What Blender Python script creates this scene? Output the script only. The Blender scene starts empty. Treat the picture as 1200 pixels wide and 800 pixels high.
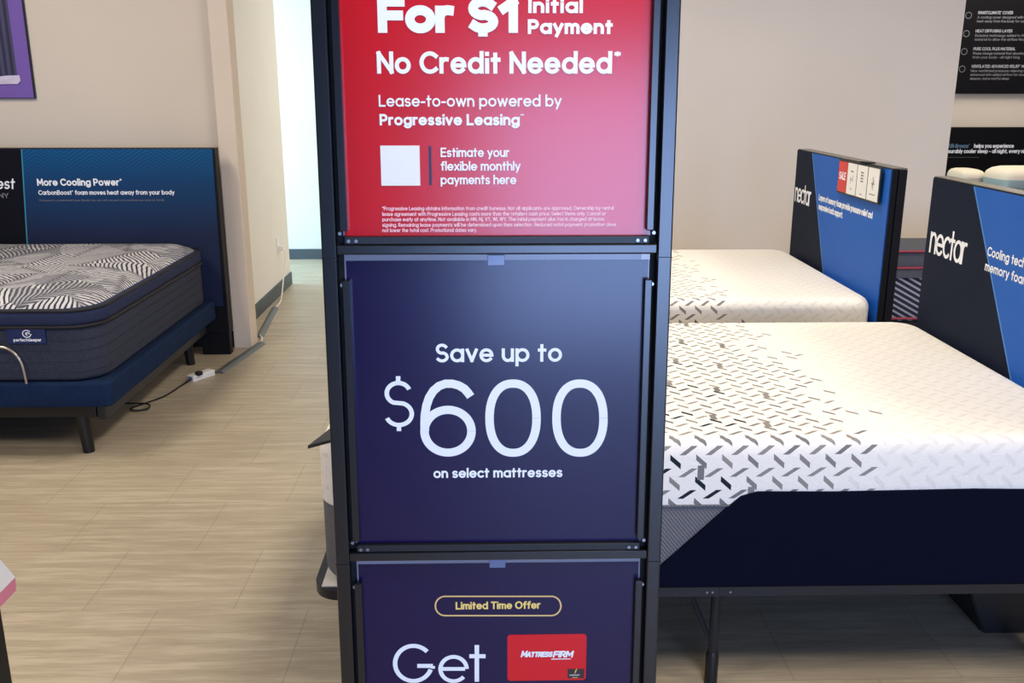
import bpy, bmesh, math, random
from mathutils import Vector, Matrix
random.seed(7)
C = bpy.context.scene.collection
SC = bpy.context.scene
PI = math.pi

# ------------------------------------------------------------------ camera, world, lights, exposure
F_PX, CAM_H = 1100.0, 1.55
PITCH, YAW = math.radians(15.255), math.radians(1.1556)
cd = bpy.data.cameras.new('camera'); cam = bpy.data.objects.new('camera', cd); C.objects.link(cam)
cd.sensor_width = 36.0; cd.lens = 36.0 * F_PX / 1200.0; cd.clip_start = 0.02
cam.location = (0, 0, CAM_H); cam.rotation_euler = (PI / 2 - PITCH, 0, -YAW)
SC.camera = cam
SC.view_settings.view_transform = 'Standard'; SC.view_settings.look = 'None'
SC.view_settings.gamma = 1.0; SC.view_settings.use_curve_mapping = False
SC.view_settings.exposure = 0.37
SC.cycles.use_denoising = True
SC.cycles.max_bounces = 8; SC.cycles.diffuse_bounces = 5; SC.cycles.sample_clamp_indirect = 4.0

w = bpy.data.worlds.new('sky'); SC.world = w; w.use_nodes = True
wb = w.node_tree.nodes['Background']; wb.inputs[0].default_value = (0.62, 0.80, 1.0, 1); wb.inputs[1].default_value = 1.0

def area(name, loc, rot, sx, sy, power, col):
    l = bpy.data.lights.new(name, 'AREA'); l.shape = 'RECTANGLE'; l.size = sx; l.size_y = sy
    l.energy = power; l.color = col
    o = bpy.data.objects.new(name, l); C.objects.link(o); o.location = loc; o.rotation_euler = rot
    return o
WARM = (1.0, 0.89, 0.76)
for (lx, ly) in ((-2.6, 0.8), (0.6, 0.8), (3.8, 0.8), (-2.6, 3.6), (0.6, 3.9), (3.4, 3.6), (0.6, 7.6), (4.6, 7.6)):
    area('ceiling_light', (lx, ly, 3.17), (0, 0, 0), 0.6, 1.2, 40, WARM)
area('shopfront_daylight', (1.2, -3.85, 1.15), (PI / 2, 0, 0), 2.6, 2.0, 165, (0.34, 0.52, 1.0))
area('hall_daylight', (-3.5, 8.05, 1.5), (0, -PI / 2, 0), 2.4, 0.95, 80, (0.42, 0.76, 1.0))

# ------------------------------------------------------------------ helpers
def lin(c):
    def f(v):
        v /= 255.0
        return v / 12.92 if v <= 0.04045 else ((v + 0.055) / 1.055) ** 2.4
    return (f(c[0]), f(c[1]), f(c[2]), 1)

class NT:
    def __init__(s, m): s.t = m.node_tree; s.n = s.t.nodes; s.l = s.t.links
    def node(s, typ, **kw):
        n = s.n.new(typ)
        for k, v in kw.items(): setattr(n, k, v)
        return n
    def link(s, a, b): s.l.new(a, b)
    def put(s, sock, v):
        if hasattr(v, 'is_output'): s.link(v, sock)
        else: sock.default_value = v
    def m(s, op, a, b=0.0, c=0.0):
        n = s.node('ShaderNodeMath', operation=op)
        for i, v in enumerate((a, b, c)): s.put(n.inputs[i], v)
        return n.outputs[0]
    def mix(s, f, a, b):
        n = s.node('ShaderNodeMix', data_type='RGBA')
        s.put(n.inputs[0], f); s.put(n.inputs[6], a); s.put(n.inputs[7], b)
        return n.outputs[2]
    def coord(s, out='Object', scale=(1, 1, 1), loc=(0, 0, 0), rot=(0, 0, 0)):
        t = s.node('ShaderNodeTexCoord'); mp = s.node('ShaderNodeMapping')
        s.link(t.outputs[out], mp.inputs[0])
        mp.inputs['Scale'].default_value = scale; mp.inputs['Location'].default_value = loc; mp.inputs['Rotation'].default_value = rot
        return mp.outputs[0]
    def noise(s, vec, scale, detail=3.0, rough=0.5):
        n = s.node('ShaderNodeTexNoise'); s.link(vec, n.inputs['Vector'])
        n.inputs['Scale'].default_value = scale; n.inputs['Detail'].default_value = detail; n.inputs['Roughness'].default_value = rough
        return n.outputs['Fac']
    def bump(s, h, strength, dist=0.01):
        n = s.node('ShaderNodeBump'); s.link(h, n.inputs['Height'])
        n.inputs['Strength'].default_value = strength; n.inputs['Distance'].default_value = dist
        s.link(n.outputs[0], s.n['Principled BSDF'].inputs['Normal'])

def mat(name, col, rough=0.5, metal=0.0, spec=0.5, var=0.0, vscale=8.0, bump=0.0, bscale=60.0, stretch=(1, 1, 1), coat=0.0):
    m = bpy.data.materials.new(name); m.use_nodes = True
    b = m.node_tree.nodes['Principled BSDF']
    b.inputs['Base Color'].default_value = lin(col); b.inputs['Roughness'].default_value = rough
    b.inputs['Metallic'].default_value = metal; b.inputs['Specular IOR Level'].default_value = spec
    if coat: b.inputs['Coat Weight'].default_value = coat; b.inputs['Coat Roughness'].default_value = 0.12
    t = NT(m)
    v = t.coord('Object', stretch)
    if var > 0:
        f = t.noise(v, vscale)
        c1 = lin([max(0, x * (1 - var)) for x in col]); c2 = lin([min(255, x * (1 + var)) for x in col])
        t.link(t.mix(f, c1, c2), b.inputs['Base Color'])
    if bump > 0: t.bump(t.noise(v, bscale, 2.0), bump, 0.004)
    return m

def smooth(pts, k=6):
    p = [Vector(q) for q in pts]; o = []
    for i in range(len(p) - 1):
        a, b, c, d = p[max(i - 1, 0)], p[i], p[i + 1], p[min(i + 2, len(p) - 1)]
        for j in range(k):
            t = j / k; o.append(0.5 * ((2 * b) + (c - a) * t + (2 * a - 5 * b + 4 * c - d) * t * t + (3 * b - a - 3 * c + d) * t ** 3))
    return o + [p[-1]]

class MB:
    """collects shapes and links them as one mesh object"""
    def __init__(s): s.bm = bmesh.new(); s.crisp = False; s.round = False
    def add(s, vs, fs):
        bv = [s.bm.verts.new(v) for v in vs]
        out = []
        for f in fs:
            try: out.append(s.bm.faces.new([bv[i] for i in f]))
            except ValueError: pass
        return bv, out
    def box(s, x0, x1, y0, y1, z0, z1, bev=0.0, seg=2):
        vs = [(x, y, z) for x in (x0, x1) for y in (y0, y1) for z in (z0, z1)]
        bv, fs = s.add(vs, [(0, 1, 3, 2), (4, 6, 7, 5), (0, 4, 5, 1), (2, 3, 7, 6), (0, 2, 6, 4), (1, 5, 7, 3)])
        if bev > 0:
            s.crisp = True
            es = list({e for f in fs for e in f.edges})
            bmesh.ops.bevel(s.bm, geom=es, offset=bev, segments=seg, affect='EDGES', profile=0.5)
        return s
    def prism(s, pts, d, bev=0.0):
        """polygon pts (3-D) extruded by the vector d"""
        n = len(pts); d = Vector(d)
        vs = [Vector(p) for p in pts] + [Vector(p) + d for p in pts]
        fs = [tuple(range(n - 1, -1, -1)), tuple(range(n, 2 * n))] + [(i, (i + 1) % n, n + (i + 1) % n, n + i) for i in range(n)]
        bv, ff = s.add(vs, fs)
        if bev > 0:
            s.crisp = True
            es = list({e for f in ff for e in f.edges})
            bmesh.ops.bevel(s.bm, geom=es, offset=bev, segments=2, affect='EDGES')
        return s
    def tube(s, pts, r, n=10, closed=False):
        pts = [Vector(p) for p in pts]; m = len(pts); rings = []; s.round = True
        up = None
        for i, p in enumerate(pts):
            a = pts[(i - 1) % m] if (closed or i > 0) else p
            b = pts[(i + 1) % m] if (closed or i < m - 1) else p
            t = (b - a).normalized()
            if up is None:
                up = Vector((0, 0, 1)) if abs(t.z) < 0.9 else Vector((1, 0, 0))
            side = t.cross(up).normalized(); up = side.cross(t).normalized()
            rr = r[i] if isinstance(r, (list, tuple)) else r
            rings.append([s.bm.verts.new(p + (side * math.cos(2 * PI * k / n) + up * math.sin(2 * PI * k / n)) * rr) for k in range(n)])
        for i in range(m if closed else m - 1):
            A, B = rings[i], rings[(i + 1) % m]
            for k in range(n): s.bm.faces.new((A[k], A[(k + 1) % n], B[(k + 1) % n], B[k]))
        if not closed: s.bm.faces.new(list(reversed(rings[0]))); s.bm.faces.new(rings[-1])
        return s
    def rbox(s, x0, x1, y0, y1, profile, rc, seg=8, sag=0.0):
        """rounded-plan body; profile = [(inset, z)...] bottom to top, capped both ends; UVs unroll the sides"""
        uvl = s.bm.loops.layers.uv.verify(); s.round = True
        def outline(ins):
            r = max(rc - ins * 0.6, 0.004); o = []
            for (cx, cy, a0) in ((x1 - ins - r, y1 - ins - r, 0), (x0 + ins + r, y1 - ins - r, PI / 2), (x0 + ins + r, y0 + ins + r, PI), (x1 - ins - r, y0 + ins + r, 1.5 * PI)):
                for k in range(seg + 1):
                    a = a0 + (PI / 2) * k / seg
                    o.append((cx + r * math.cos(a), cy + r * math.sin(a), math.cos(a), math.sin(a)))
            return o
        prof = list(profile); drops = [0.0] * len(prof)
        for i in range(len(prof) - 2, -1, -1):
            drops[i] = drops[i + 1] + math.hypot(prof[i][0] - prof[i + 1][0], prof[i][1] - prof[i + 1][1])
        itop = prof[-1][0]
        rings, uvs = [], []
        top = outline(itop)
        for (ins, z), dr in zip(prof, drops):
            o = outline(ins)
            rings.append([s.bm.verts.new((p[0], p[1], z)) for p in o])
            uvs.append([(t[0] + p[2] * dr, t[1] + p[3] * dr) for p, t in zip(o, top)])
        n = len(rings[0])
        for i in range(len(rings) - 1):
            for k in range(n):
                k2 = (k + 1) % n
                f = s.bm.faces.new((rings[i][k], rings[i][k2], rings[i + 1][k2], rings[i + 1][k]))
                for lp, u in zip(f.loops, (uvs[i][k], uvs[i][k2], uvs[i + 1][k2], uvs[i + 1][k])): lp[uvl].uv = u
        f = s.bm.faces.new(list(reversed(rings[0])))
        f = s.bm.faces.new(rings[-1])
        for lp, u in zip(f.loops, uvs[-1]): lp[uvl].uv = u
        return s
    def build(s, name, material, parent=None, smooth=True, angle=40):
        bmesh.ops.recalc_face_normals(s.bm, faces=s.bm.faces)
        me = bpy.data.meshes.new(name); s.bm.to_mesh(me); s.bm.free()
        if smooth and not (s.crisp and not s.round):
            for p in me.polygons: p.use_smooth = True
            me.set_sharp_from_angle(angle=math.radians(angle))
        me.materials.append(material)
        o = bpy.data.objects.new(name, me); C.objects.link(o)
        if parent: o.parent = parent
        return o

def round_profile(z0, z1, rb, rt, n=5):
    p = []
    for k in range(n + 1):
        a = PI / 2 * k / n; p.append((rb * (1 - math.sin(a)), z0 + rb * (1 - math.cos(a))))
    for k in range(n + 1):
        a = PI / 2 * k / n; p.append((rt * (1 - math.cos(a)), z1 - rt * (1 - math.sin(a))))
    return p

def tag(o, label, cat, group=None):
    o['label'] = label; o['category'] = cat
    if group: o['group'] = group
    return o
def thing(name, label, cat, loc=(0, 0, 0), rot=(0, 0, 0), group=None):
    o = bpy.data.objects.new(name, None); C.objects.link(o); o.location = loc; o.rotation_euler = rot
    o.empty_display_size = 0.1
    return tag(o, label, cat, group)
def struct(name, mb, m, parent=None, smooth=False):
    o = mb.build(name, m, parent, smooth); o['kind'] = 'structure'; return o

# ------------------------------------------------------------------ lettering: a monoline stroke alphabet
def arc(cx, cy, rx, ry, a0, a1, n=None):
    n = n or max(4, int(abs(a1 - a0) / 14))
    return [(cx + rx * math.cos(math.radians(a0 + (a1 - a0) * k / n)), cy + ry * math.sin(math.radians(a0 + (a1 - a0) * k / n))) for k in range(n + 1)]
def ell(cx, cy, rx, ry): return ('c', arc(cx, cy, rx, ry, 0, 360, 28)[:-1])
X, K = 0.48, 0.70
def L(*p): return list(p)
O_ = ell(.24, .24, .24, .24)
def s_path(w, h):
    t = arc(w / 2, h * .745, w * .46, h * .255, 35, 262, 14); b = arc(w / 2, h * .255, w * .5, h * .255, 82, -145, 14)
    return t + b
G = {
 'a': ([O_, L((.48, .48), (.48, 0))], .48), 'b': ([O_, L((0, .72), (0, 0))], .48), 'c': ([arc(.24, .24, .24, .24, 48, 312)], .40),
 'd': ([O_, L((.48, .72), (.48, 0))], .48), 'e': ([L((.0, .24), (.48, .24)) , arc(.24, .24, .24, .24, 0, 318)], .48),
 'f': ([arc(.24, .57, .13, .14, 75, 180) + [(.11, 0)], L((0, .46), (.25, .46))], .25),
 'g': ([O_, [(.48, .48)] + arc(.24, -.02, .24, .2, 0, -150)], .48),
 'h': ([L((0, .72), (0, 0)), arc(.2, .27, .2, .21, 180, 0) + [(.4, 0)]], .40), 'i': ([L((0, .45), (0, 0)), L((0, .675), (0, .69))], .0),
 'j': ([[(.08, .48)] + arc(-.02, -.1, .1, .1, 0, -90), L((.08, .64), (.08, .69))], .08),
 'k': ([L((0, .72), (0, 0)), L((.34, .48), (.02, .19)), L((.12, .28), (.36, 0))], .36), 'l': ([L((0, .72), (0, 0))], .0),
 'm': ([L((0, .48), (0, 0)), arc(.165, .31, .165, .17, 180, 0) + [(.33, 0)], arc(.495, .31, .165, .17, 180, 0) + [(.66, 0)]], .66),
 'n': ([L((0, .48), (0, 0)), arc(.2, .27, .2, .21, 180, 0) + [(.4, 0)]], .40), 'o': ([O_], .48),
 'p': ([O_, L((0, .48), (0, -.2))], .48), 'q': ([O_, L((.48, .48), (.48, -.2))], .48),
 'r': ([L((0, .48), (0, 0)), arc(.18, .28, .18, .2, 180, 75)], .23), 's': ([s_path(.34, .48)], .34),
 't': ([L((.11, .66), (.11, 0)), L((0, .46), (.25, .46))], .25), 'u': ([[(0, .48)] + arc(.2, .21, .2, .21, 180, 360) + [(.4, .48)], L((.4, .48), (.4, 0))], .40),
 'v': ([L((0, .48), (.2, 0), (.4, .48))], .40), 'w': ([L((0, .48), (.17, 0), (.33, .46), (.49, 0), (.66, .48))], .66),
 'x': ([L((0, .48), (.38, 0)), L((.38, .48), (0, 0))], .38), 'y': ([L((0, .48), (.21, .02)), L((.41, .48), (.12, -.2))], .41),
 'z': ([L((0, .48), (.36, .48), (0, 0), (.36, 0))], .36),
 'A': ([L((0, 0), (.28, .7), (.56, 0)), L((.09, .22), (.47, .22))], .56),
 'B': ([L((0, 0), (0, .7), (.22, .7)) + arc(.24, .535, .18, .165, 90, -90) + [(0, .37)], L((.2, .37)) + arc(.26, .185, .2, .185, 90, -90) + [(0, 0)]], .46),
 'C': ([arc(.34, .35, .34, .35, 45, 315)], .58), 'D': ([L((0, 0), (0, .7), (.2, .7)) + arc(.2, .35, .34, .35, 90, -90) + [(0, 0)]], .54),
 'E': ([L((.42, .7), (0, .7), (0, 0), (.42, 0)), L((0, .36), (.37, .36))], .42), 'F': ([L((.42, .7), (0, .7), (0, 0)), L((0, .34), (.38, .34))], .42),
 'G': ([arc(.35, .35, .35, .35, 42, 360) + [(.36, .35)]], .70), 'H': ([L((0, .7), (0, 0)), L((.5, .7), (.5, 0)), L((0, .36), (.5, .36))], .5),
 'I': ([L((0, .7), (0, 0))], .0), 'L': ([L((0, .7), (0, 0), (.38, 0))], .38), 'K': ([L((0, .7), (0, 0)), L((.44, .7), (.02, .28)), L((.16, .42), (.46, 0))], .46),
 'M': ([L((0, 0), (.02, .7), (.31, .2), (.6, .7), (.62, 0))], .62), 'N': ([L((0, 0), (0, .7), (.5, 0), (.5, .7))], .5),
 'O': ([ell(.35, .35, .35, .35)], .70), 'P': ([L((0, 0), (0, .7), (.22, .7)) + arc(.24, .5, .2, .2, 90, -90) + [(0, .3)]], .44),
 'R': ([L((0, 0), (0, .7), (.22, .7)) + arc(.24, .51, .19, .19, 90, -90) + [(0, .32)], L((.2, .32), (.45, 0))], .45),
 'S': ([s_path(.44, .7)], .44), 'T': ([L((0, .7), (.48, .7)), L((.24, .7), (.24, 0))], .48), 'U': ([[(0, .7)] + arc(.25, .25, .25, .25, 180, 360) + [(.5, .7)]], .5),
 'V': ([L((0, .7), (.27, 0), (.54, .7))], .54), 'W': ([L((0, .7), (.2, 0), (.4, .68), (.6, 0), (.8, .7))], .8), 'Y': ([L((0, .7), (.26, .32), (.52, .7)), L((.26, .32), (.26, 0))], .52),
 '0': ([ell(.245, .35, .245, .35)], .49), '1': ([L((0, .52), (.2, .7), (.2, 0))], .2),
 '6': ([ell(.245, .225, .245, .225), arc(.36, .25, .36, .45, 70, 180)], .49),
 '$': ([[(x, y) for x, y in s_path(.44, .7)], L((.22, .7), (.22, .80)), L((.22, 0), (.22, -.10))], .44),
 '-': ([L((0, .25), (.22, .25))], .22), '.': ([L((0, 0), (0, .02))], .0), ',': ([L((.03, .02), (0, -.1))], .03), "'": ([L((0, .7), (0, .55))], .0),
 '*': ([L((.1, .7), (.1, .5)), L((.01, .65), (.19, .55)), L((.19, .65), (.01, .55))], .2),
 '^': ([L((0, .68), (.1, .68))], .1), '~': ([ell(.05, .64, .04, .04)], .1),
}
def ribbon(mb, pts, wd, place, closed=False, cap=0.45, N=(0, -1, 0), lay=None):
    N = Vector(N); lay = lay if lay is not None else [0]
    pts = [Vector((p[0], p[1])) for p in pts]
    q = [pts[0]]
    for p in pts[1:]:
        if (p - q[-1]).length > 1e-7: q.append(p)
    pts = q; n = len(pts)
    if n < 2: return
    if not closed:
        cut = [0] + [i for i in range(1, n - 1) if (pts[i] - pts[i - 1]).normalized().dot((pts[i + 1] - pts[i]).normalized()) < 0.35] + [n - 1]
        if len(cut) > 2:
            for ca, cb in zip(cut, cut[1:]): ribbon(mb, pts[ca:cb + 1], wd, place, False, cap, N, lay)
            return
    if not closed:
        pts[0] = pts[0] + (pts[0] - pts[1]).normalized() * wd * cap
        pts[-1] = pts[-1] + (pts[-1] - pts[-2]).normalized() * wd * cap
    A, B = [], []
    for i in range(n):
        d1 = (pts[i] - pts[i - 1]).normalized() if (closed or i > 0) else (pts[1] - pts[0]).normalized()
        d2 = (pts[(i + 1) % n] - pts[i]).normalized() if (closed or i < n - 1) else d1
        n1 = Vector((-d1.y, d1.x)); n2 = Vector((-d2.y, d2.x)); m = n1 + n2
        if m.length < 1e-6: m = n1
        m.normalize(); k = min(1.0 / max(m.dot(n1), 0.35), 1.25)
        A.append(Vector(place(pts[i] + m * wd * .5 * k))); B.append(Vector(place(pts[i] - m * wd * .5 * k)))
    for i in range(n if closed else n - 1):
        j = (i + 1) % n
        h = N * (lay[0] * 1.2e-5); lay[0] += 1
        mb.bm.faces.new([mb.bm.verts.new(q + h) for q in (A[i], B[i], B[j], A[j])])

def text_into(mb, s, O, U, V, width, cap, wt, track=0.17, shear=0.0, smallcaps=False, space=0.30):
    """letters of s on the plane O,U,V: width wide overall, capitals cap tall, strokes wt thick"""
    O, U, V = Vector(O), Vector(U), Vector(V)
    x = 0.0; items = []; last = 0.0
    rel = wt / cap * K
    gap = track * .55 + rel * 0.95
    for ch in s:
        if ch == ' ': x += space; continue
        sc = 1.0
        if smallcaps and ch.islower(): ch = ch.upper(); sc = 0.8
        g = G.get(ch) or G.get(ch.lower())
        if not g: continue
        for st in g[0]:
            closed = isinstance(st, tuple)
            items.append(([(x + p[0] * sc, p[1] * sc) for p in (st[1] if closed else st)], closed, x))
        last = x + g[1] * sc; x = last + gap
    sx = (width - wt) / max(last, 1e-6); sy = (cap - wt) / K
    place = lambda p: O + U * (p[0] + p[1] * shear) + V * p[1]
    N = U.cross(V).normalized(); lay = [0]; cur = None
    for pts, closed, gx in items:
        if gx != cur: cur = gx; lay[0] = 0
        ribbon(mb, [(wt / 2 + p[0] * sx, wt / 2 + p[1] * sy) for p in pts], wt, place, closed, N=N, lay=lay)
    return mb
def write(name, s, O, U, V, width, cap, wt, m, parent=None, **kw):
    return text_into(MB(), s, O, U, V, width, cap, wt, **kw).build(name, m, parent, smooth=False)

# ------------------------------------------------------------------ materials
M = {}
def wallmat(name, col):
    m = mat(name, col, 0.85, spec=0.25, var=0.025, vscale=1.4); NT(m).bump(NT(m).noise(NT(m).coord(), 160, 2), 0.05, 0.002); return m
M['wall'] = wallmat('painted wall', (216, 205, 190))
M['wall2'] = wallmat('painted partition', (234, 226, 216))
M['hallwall'] = wallmat('white hall paint', (232, 230, 224))
M['ceil'] = wallmat('ceiling paint', (170, 166, 160))
M['trimwood'] = wallmat('painted wall end', (222, 208, 192))
M['cove'] = mat('grey cove base', (74, 84, 94), 0.5, var=0.06)
M['blackbase'] = mat('black cove base', (22, 23, 26), 0.5)
M['blackmetal'] = mat('black powder coat', (9, 10, 14), 0.27, spec=0.7)
M['blacksatin'] = mat('black satin plastic', (12, 13, 16), 0.45)
M['darkgap'] = mat('black backing board', (7, 7, 9), 0.8)
M['screw'] = mat('zinc screw', (150, 150, 155), 0.35, 0.9)
M['acrylic'] = mat('grey acrylic sleeve', (138, 138, 150), 0.25, var=0.05)
M['tabclip'] = mat('clear grey clip', (120, 130, 165), 0.2)
M['white'] = mat('white plastic', (236, 236, 232), 0.4)
M['ink'] = mat('white ink', (240, 244, 250), 0.5)
M['inkdim'] = mat('pale ink on red', (252, 205, 208), 0.5)
M['gold'] = mat('gold ink', (232, 196, 128), 0.45)
M['goldtext'] = mat('gold lettering', (244, 214, 120), 0.45)
M['navyink'] = mat('navy ink', (38, 30, 66), 0.4)
M['redprint'] = mat('red poster print', (198, 20, 30), 0.22, spec=0.5)
M['purpleprint'] = mat('indigo poster print', (22, 11, 62), 0.22, spec=0.45)
M['redcard'] = mat('red gift card', (214, 8, 26), 0.35)
M['blackcard'] = mat('dark card panel', (50, 34, 34), 0.4)
M['navypanel'] = mat('dark navy panel', (15, 25, 46), 0.6, spec=0.1, var=0.03)
M['bluepanel'] = mat('blue panel print', (26, 92, 182), 0.5, spec=0.2, var=0.02)
M['blueline'] = mat('blue edge line', (70, 130, 200), 0.45)
M['hbedge'] = mat('black headboard edge', (12, 14, 20), 0.5, spec=0.25)
M['hbtop'] = mat('grey headboard top edge', (108, 104, 96), 0.45)
M['navyfab'] = mat('dark navy knit', (6, 11, 30), 0.95, spec=0.1, var=0.12, vscale=90, bump=0.15, bscale=600)
M['greyfab'] = mat('grey ribbed knit', (112, 112, 116), 0.95, spec=0.1, var=0.1, vscale=200)
t = NT(M['greyfab'])
wv = t.node('ShaderNodeTexWave'); t.link(t.coord('Object', rot=(0.6, 0.5, 0.5)), wv.inputs['Vector']); wv.inputs['Scale'].default_value = 42
t.bump(wv.outputs['Fac'], 0.6, 0.004)
M['railmetal'] = mat('grey black bed rail', (34, 36, 42), 0.4, metal=0.3)
M['platform'] = mat('pale slat board', (205, 202, 196), 0.7)
M['bluevelvet'] = mat('navy velvet upholstery', (24, 41, 70), 0.9, spec=0.1, var=0.18, vscale=30, bump=0.2, bscale=200)
M['mattside'] = mat('slate blue knit', (54, 58, 72), 0.9, spec=0.15, var=0.22, vscale=110, bump=0.25, bscale=220)
M['mattband'] = mat('dusty blue border', (42, 50, 78), 0.85, spec=0.2, var=0.1, vscale=90)
M['piping'] = mat('black piping', (10, 12, 20), 0.6)
M['taglabel'] = mat('royal blue label', (18, 38, 88), 0.6)
M['steel'] = mat('brushed steel bar', (190, 182, 172), 0.3, metal=0.85)
M['purpleframe'] = mat('purple poster print', (118, 90, 172), 0.5)
M['tealline'] = mat('teal line', (52, 140, 165), 0.5)
M['beautyblack'] = mat('near black print', (15, 16, 28), 0.6, spec=0.15)
M['posterblack'] = mat('black poster print', (12, 12, 17), 0.6, spec=0.15)
M['dimink'] = mat('grey ink', (128, 128, 134), 0.6)
M['headink'] = mat('light grey ink', (168, 170, 178), 0.6)
M['blueink'] = mat('steel blue ink', (92, 122, 146), 0.6)
M['mat'] = mat('charcoal vinyl', (36, 38, 42), 0.5)
M['charcoal'] = mat('charcoal stretch fabric', (78, 82, 92), 0.9, var=0.1, vscale=60)
M['redpipe'] = mat('crimson piping', (150, 52, 70), 0.6)
M['signred'] = mat('red sale card', (206, 58, 52), 0.5)
M['cablecover'] = mat('grey cord cover', (92, 96, 98), 0.5)
M['cordblack'] = mat('black cord', (20, 20, 22), 0.5)
M['cordwhite'] = mat('white cord', (225, 222, 214), 0.5)
M['pink'] = mat('pink print', (214, 128, 150), 0.4)
M['clearwhite'] = mat('frosted acrylic', (205, 205, 206), 0.25)
M['pillowcream'] = mat('cream pillow cover', (236, 226, 205), 0.85, spec=0.1, bump=0.1, bscale=120)
M['pillowaqua'] = mat('pale aqua gusset', (176, 196, 194), 0.85, spec=0.1)

def floor_mat():
    m = mat('vinyl tile floor', (180, 160, 130), 0.42, spec=0.4); t = NT(m); b = t.n['Principled BSDF']
    bt = t.node('ShaderNodeTexBrick'); bt.offset = 0.5; bt.offset_frequency = 2; bt.squash = 1.0
    t.link(t.coord('Object', loc=(0.803 + 0.46 * 6 - 0.23, 2.577 - 0.0 + 0.386 * 20 - 2 * 2.577 , 0)), bt.inputs['Vector'])
    bt.inputs['Scale'].default_value = 1.0; bt.inputs['Brick Width'].default_value = 0.46; bt.inputs['Row Height'].default_value = 0.386
    bt.inputs['Mortar Size'].default_value = 0.0016; bt.inputs['Mortar Smooth'].default_value = 0.2; bt.inputs['Bias'].default_value = 0.0
    bt.inputs['Color1'].default_value = (0.35, 0.35, 0.35, 1); bt.inputs['Color2'].default_value = (0.65, 0.65, 0.65, 1); bt.inputs['Mortar'].default_value = (0.5, 0.5, 0.5, 1)
    g1 = t.noise(t.coord('Object', (1.1, 13, 1)), 2.2, 5.0, 0.6)
    g2 = t.noise(t.coord('Object', (4, 60, 1)), 2.4, 3.0, 0.6)
    g3 = t.noise(t.coord('Object', (0.7, 0.7, 1)), 1.5, 2.0)
    v = t.m('ADD', t.m('MULTIPLY', g1, 0.9), t.m('MULTIPLY', g2, 0.45))
    v = t.m('ADD', v, t.m('MULTIPLY', g3, 0.2))
    sep = t.node('ShaderNodeSeparateColor'); t.link(bt.outputs['Color'], sep.inputs[0])
    v = t.m('ADD', v, t.m('MULTIPLY', sep.outputs[0], 0.16))
    cr = t.node('ShaderNodeValToRGB'); t.link(v, cr.inputs[0])
    cr.color_ramp.elements[0].position = 0.55; cr.color_ramp.elements[0].color = lin((152, 139, 118))
    cr.color_ramp.elements[1].position = 1.12; cr.color_ramp.elements[1].color = lin((188, 176, 154))
    e = cr.color_ramp.elements.new(0.85); e.color = lin((171, 158, 136))
    t.link(t.mix(t.m('MULTIPLY', bt.outputs['Fac'], 0.42), cr.outputs[0], lin((112, 98, 80))), b.inputs['Base Color'])
    t.bump(t.m('SUBTRACT', t.m('MULTIPLY', g1, 0.4), bt.outputs['Fac']), 0.12, 0.002)
    return m
M['floor'] = floor_mat()

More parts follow.
